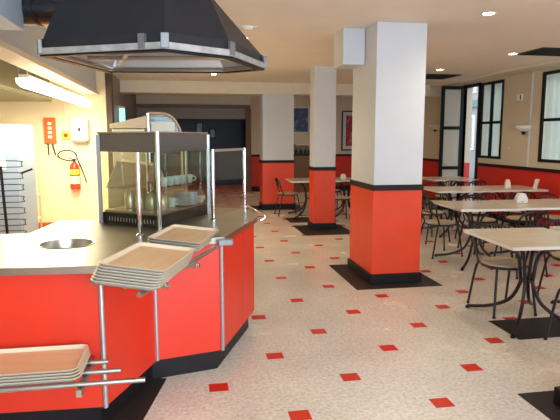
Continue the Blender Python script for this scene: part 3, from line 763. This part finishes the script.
# fire extinguisher
fe = empty('fire_extinguisher', (-1.86, KY-.09, .70), 'red fire extinguisher with yellow label on the kitchen wall', 'fire extinguisher')
MB().lathe([(0, 0), (.075, 0), (.082, .02), (.082, .36), (.07, .42), (.035, .46), (.028, .475), (0, .475)], n=24).build('cylinder', M_EXT, fe, smooth=True)
MB().lathe([(.0833, .26), (.0833, .35)], n=24).build('yellow_band', M_YEL, fe); MB().lathe([(.0835, .10), (.0835, .235)], n=24).build('label', M_LABEL, fe)
MB().box(-.02, .02, -.02, .02, .47, .52).box(-.03, .07, -.012, .012, .515, .53).tube([(-.03, 0, .52), (-.08, -.02, .55)], .008).build('valve', M_TUBE, fe)
MB().tube([(-.01, -.01, .50), (-.10, -.01, .50), (-.22, -.01, .54), (-.26, -.01, .60), (-.2, -.01, .66), (-.06, -.01, .67), (.03, -.01, .62), (.06, -.02, .52), (.12, -.02, .36), (.17, -.02, .20), (.19, -.02, .12)], .010, 8, smooth=5).build('hose', M_BLACK, fe, smooth=True)
MB().box(-.05, .05, .082, .089, .3, .6).build('wall_bracket', M_WHITE, fe)
MB().box(-.04, .04, .083, .089, .62, .74).build('sign', M_LABEL, fe)
# fire blanket box
bb = empty('fire_blanket', (-2.24, KY, 1.71), 'orange-red fire blanket box with two black pull tapes on the wall', 'fire blanket')
MB().box(-.095, .095, -.05, -.001, -.22, .22).build('box', M_ORANGE, bb, bevel=.008)
for k in range(4): MB().box(-.03, .03, -.053, -.051, -.13+.075*k, -.085+.075*k).build('pale_lettering', M_LABEL, bb)
for s_ in (-1, 1): MB().tube([(s_*.035-.01, -.02, -.22), (s_*.055+.015, -.03, -.42)], .011, 6).build('pull_tape', M_BLACK, bb)
# call point
cp = empty('fire_alarm_call_point', (-1.985, KY, 1.63), 'small orange-yellow alarm call point with wire above it', 'call point')
MB().box(-.065, .065, -.05, -.001, -.065, .065).build('housing', M_YEL, cp, bevel=.008); MB().tube([(0, -.051, 0), (0, -.06, 0)], .035, 16).build('button', M_EXT, cp)
MB().tube([(0, -.01, .065), (0, -.01, .55)], .007, 6).build('conduit', M_WHITE, cp)
# paper dispenser
pd = empty('towel_dispenser', (-1.74, KY, 1.73), 'white rounded paper towel dispenser on the kitchen wall', 'dispenser')
MB().box(-.14, .14, -.16, -.001, -.19, .19).build('housing', M_WHITE, pd, bevel=.03); MB().box(-.02, .02, -.167, -.16, -.035, .03).build('viewing_slot', M_TUBE, pd)
MB().box(-.10, .10, -.14, -.02, -.22, -.19).build('outlet', M_TAUPE, pd)
# rear worktop with equipment seen above and through the case
rw = empty('rear_worktop', (-.50, 7.0, 0), 'steel rear worktop behind the display case', 'worktop')
MB().box(-.36, .75, -.35, .35, .85, .9).build('top', M_STEEL, rw, bevel=.004); MB().box(-.33, .72, -.3, .33, .02, .85).build('cupboard', M_CREAMMETAL, rw)
hb = empty('hot_cupboard', (-.62, 7.0, .9), 'cream metal food warmer with slanted top behind the display case', 'food warmer')
MB().box(-.20, .18, -.30, .30, 0, .80).build('body', M_CREAMMETAL, hb, bevel=.01)
MB().hprism([(-.22, .802), (.20, .802), (.20, .95), (-.14, .87), (-.22, .85)], -.32, .32).build('slanted_lid', M_BEIGE, hb, bevel=.006)
for x in (-.03, .08): MB().box(x, x+.03, -.315, -.301, .67, .76).build('control', M_TUBE, hb)
MB().box(-.16, .15, -.31, -.301, .1, .45).build('door', M_BEIGE, hb, bevel=.004)
cg = empty('curved_glass_cabinet', (-.20, 6.95, .9), 'curved glass counter cabinet with chrome front post behind the display case', 'glass cabinet')
MB().box(-.20, .20, -.28, .3, 0, .10).build('base', M_CREAMMETAL, cg, bevel=.005)
MB().tube([(-.20, -.28, .1), (-.20, -.28, .98)], .020, 12).build('front_post', M_CHROME, cg, smooth=True)
arc = [(-.20, -.28, .98), (-.02, -.28, .975), (.08, -.28, .93), (.14, -.28, .84), (.175, -.28, .70), (.18, -.28, .1)]
MB().tube(arc, .014, 8, smooth=4).build('curved_rail', M_CREAMMETAL, cg, smooth=True)
MB().hprism([(-.19, .12), (.17, .12), (.165, .68), (.13, .83), (.07, .92), (-.02, .96), (-.19, .96)], -.27, .28).build('glass_shell', M_GLASSD, cg)
MB().box(-.18, .16, -.24, .26, .46, .48).box(-.18, .16, .262, .27, .12, .7).build('shelf', M_BROWN, cg)
MB().box(-.17, .10, -.2, .25, .74, .88).build('upper_drawer', M_BEIGE, cg)
# low equipment between the counter and the kitchen wall (seen through the case glass)
eq = empty('prep_unit', (-.50, 6.1, 0), 'cream steel preparation unit seen through the left glass of the display case', 'kitchen unit')
MB().box(-.28, .28, -.25, .25, 0, 1.08).build('cabinet', M_CREAMMETAL, eq, bevel=.008)
MB().hprism([(-.30, 1.081), (.30, 1.081), (.22, 1.30), (-.18, 1.36)], -.26, .26).build('sloping_cover', M_BEIGE, eq, bevel=.006)
for z in (.35, .75): MB().box(-.24, .24, -.262, -.251, z, z+.03).build('drawer_pull', M_TUBE, eq)

# ------------------------------------------------------------ tables
def make_table(W, D, top=.75):
    t = empty('dining_table', (0, 0, 0), 'x', 'table', 'rectangular laminate dining tables')
    mb = MB(); mb.use(M_TABLE); mb.use(M_TEDGE)
    pr = rrect(W/2, D/2, .012, 2); n = len(pr)
    mb.v = [(x, y, top-.028) for x, y in pr]+[(x, y, top) for x, y in pr]
    mb.f = [tuple(range(n))[::-1], tuple(range(n, 2*n))]+[(i, (i+1) % n, (i+1) % n+n, i+n) for i in range(n)]
    mb.m = [0, 0]+[1]*n
    mb.build('tabletop', None, t)
    r = .014
    for sx in (-1, 1):
        for sy in (-1, 1):
            fx, fy = sx*min(W*.42, .36), sy*D*.46
            MB().tube([(sx*.16, sy*.14, top-.045), (sx*.07, sy*.05, top-.16), (sx*.04, sy*.035, top-.35), (sx*.04, sy*.04, .32), (sx*.09, sy*.10, .17), (fx*.6, fy*.6, .07), (fx, fy, .022)], .016, 8, smooth=4).build('leg', M_TUBE, t, smooth=True)
            MB().lathe([(.0, 0.003), (.018, .003), (.02, .02), (.0, .03)], org=(fx, fy, .0), n=10).build('foot_cap', M_BLACK, t)
    MB().box(-.20, .20, -.18, .18, top-.045, top-.0285).build('mounting_plate', M_TUBE, t)
    MB().tube([(.05*math.cos(2*PI*k/16), .05*math.sin(2*PI*k/16), .36) for k in range(16)], .008, 6, closed=True).build('binding_ring', M_TUBE, t)
    return t
T0 = make_table(.80, .86); tset = [T0]
TL = [(2.925, 4.19, 'nearest dining table, left of the slightly raised one at the right edge', 0),
      (3.775, 4.13, 'dining table abutting the nearest one and cut off by the right edge', .012),
      (3.64, 6.33, 'left dining table of the second row, with an empty top', 0),
      (4.45, 6.33, 'second-row dining table with the rounded white card holder on it', 0),
      (5.26, 6.33, 'second-row dining table next to the window wall', 0),
      (4.44, 8.40, 'left dining table of the third row, with the narrow cream card', 0),
      (5.40, 8.40, 'third-row dining table nearer the wall, with the thin leaning card', 0),
      (5.42, 10.58, 'dining table farthest back in front of the open door', 0),
      (2.47, 10.74, 'dining table half hidden behind the slim pillar', 0),
      (3.28, 10.74, 'dining table between the slim pillar and the large pillar', 0)]
for i, (x, y, l, dz) in enumerate(TL):
    o = T0 if i == 0 else copy_tree(T0)
    o.location = (x, y, dz); tag(o, l)
    if i < 2: o.rotation_euler = (0, 0, math.radians(-3))
    if i in (5, 6, 7): o.scale = (1.18, 1, 1)

# ------------------------------------------------------------ chairs
def make_chair():
    t = empty('bistro_chair', (0, 0, 0), 'x', 'chair')
    MB().lathe([(0, .440), (.17, .440), (.196, .446), (.20, .456), (.192, .464), (.0, .466)], n=32).build('seat', M_SEAT, t, smooth=True)
    MB().tube([(.19*math.cos(2*PI*k/24), .19*math.sin(2*PI*k/24), .432) for k in range(24)], .012, 8, closed=True).build('seat_ring', M_TUBE, t, smooth=True)
    for s_ in (-1, 1):
        MB().tube([(s_*.14, .125, .43), (s_*.165, .17, .40), (s_*.205, .225, .012)], .0115, 8, smooth=4).build('leg', M_TUBE, t, smooth=True)
        MB().tube([(s_*.15, -.115, .43), (s_*.175, -.155, .40), (s_*.20, -.235, .012)], .0115, 8, smooth=4).build('leg', M_TUBE, t, smooth=True)
        for y in (.225, -.235): MB().lathe([(0, .002), (.014, .002), (.014, .02), (0, .021)], org=(s_*(.205 if y > 0 else .20), y, 0), n=8).build('foot_cap', M_BLACK, t)
    MB().tube([(-.175, -.12, .43), (-.185, -.18, .57), (-.19, -.205, .67), (-.14, -.235, .745), (0, -.25, .77), (.14, -.235, .745), (.19, -.205, .67), (.185, -.18, .57), (.175, -.12, .43)], .0115, 8, smooth=5).build('back_frame', M_TUBE, t, smooth=True)
    MB().tube([(-.182, -.175, .585), (-.09, -.205, .60), (0, -.215, .605), (.09, -.205, .60), (.182, -.175, .585)], .009, 6, smooth=4).build('lower_back_rail', M_TUBE, t, smooth=True)
    for k in range(5):
        x = (-.115, -.06, 0, .06, .115)[k]; zt = .765-.9*x*x*1.1
        MB().tube([(x, -.205-.0*k, .602), (x, -.225, .68), (x, -.243, zt-.005)], .0065, 6).build('back_spindle', M_TUBE, t, smooth=True)
    return t
C0 = make_chair()
R = math.radians
CL = [(2.89, 4.50, 180, 'chair tucked under the far side of the nearest table'),
      (3.0, 3.50, 82, 'chair at the right edge on the near side of the nearest table'),
      (3.72, 4.62, 180, 'chair behind the raised table at the right edge'),
      (3.42, 6.84, -82, 'chair standing beside the large pillar at the left end of the second row'),
      (3.74, 7.82, -75, 'chair behind the one beside the large pillar, at the third row'),
      (4.10, 6.98, 180, 'chair on the far side of the empty second-row table'),
      (4.72, 6.98, 176, 'chair on the far side of the second-row table with the white card holder'),
      (5.30, 6.98, 184, 'chair on the far side of the second-row table by the wall'),
      (3.88, 5.72, 4, 'chair on the near side of the empty second-row table'),
      (4.45, 7.72, 3, 'chair on the near side of the third-row table with the narrow card'),
      (5.12, 7.74, -3, 'chair on the near side of the third-row table with the leaning card'),
      (4.45, 9.05, 178, 'chair on the far side of the third-row table with the narrow card'),
      (5.15, 9.05, 182, 'chair on the far side of the third-row table with the leaning card'),
      (5.05, 9.92, 0, 'left chair on the near side of the farthest table by the open door'),
      (5.58, 9.92, 5, 'right chair on the near side of the farthest table by the open door'),
      (4.62, 10.6, -90, 'chair at the left end of the farthest table by the open door'),
      (2.10, 10.98, -88, 'chair left of the table that is half hidden behind the slim pillar'),
      (2.95, 10.02, 4, 'chair right of the slim pillar on the near side of the table'),
      (3.42, 10.06, -4, 'chair close to the large pillar on the near side of the far table'),
      (3.15, 11.42, 180, 'chair on the far side of the table behind the slim and large pillars')]
for i, (x, y, a, l) in enumerate(CL):
    o = C0 if i == 0 else copy_tree(C0)
    o.location = (x, y, 0); o.rotation_euler = (0, 0, R(a)); tag(o, 'bistro '+l+', dark tube frame' if len((l).split()) < 11 else 'bistro '+l, 'chair', 'dark tube bistro chairs with round wooden seats')

# ------------------------------------------------------------ cards on the tables
def tent(x, y, w, d, h, rz, label, m=M_WHITE):
    t = empty('card_holder', (x, y, .751), label, 'card holder', 'white card holders on the tables', rz)
    MB().hprism([(-w/2*.93, 0), (w/2*.93, 0), (w/2, h*.25), (w/2*.9, h*.6), (w/2*.5, h), (-w/2*.5, h), (-w/2*.9, h*.6), (-w/2, h*.25)], -d/2, d/2).build('body', m, t, bevel=.006)
    MB().box(-w*.12, w*.12, -d/2-.002, -d/2-.0003, h*.08, h*.2).build('slot', M_TUBE if False else M_BEIGE, t)
tent(4.33, 6.42, .14, .10, .125, R(-12), 'rounded white card holder on the second-row table')
tent(5.30, 8.25, .085, .10, .15, R(-20), 'narrow cream card holder on the third-row table', M_LABEL)
t = empty('menu_card', (5.72, 8.12, .751), 'thin leaning menu card on the third-row table', 'card'); MB().box(-.015, .015, -.05, .05, 0, .006).build('foot', M_WHITE, t); MB().hprism([(-.012, .006), (-.004, .006), (.036, .16), (.028, .16)], -.05, .05).build('card', M_WHITE, t)
tent(3.18, 10.66, .10, .08, .11, R(5), 'small white card holder on the table between the far pillars')
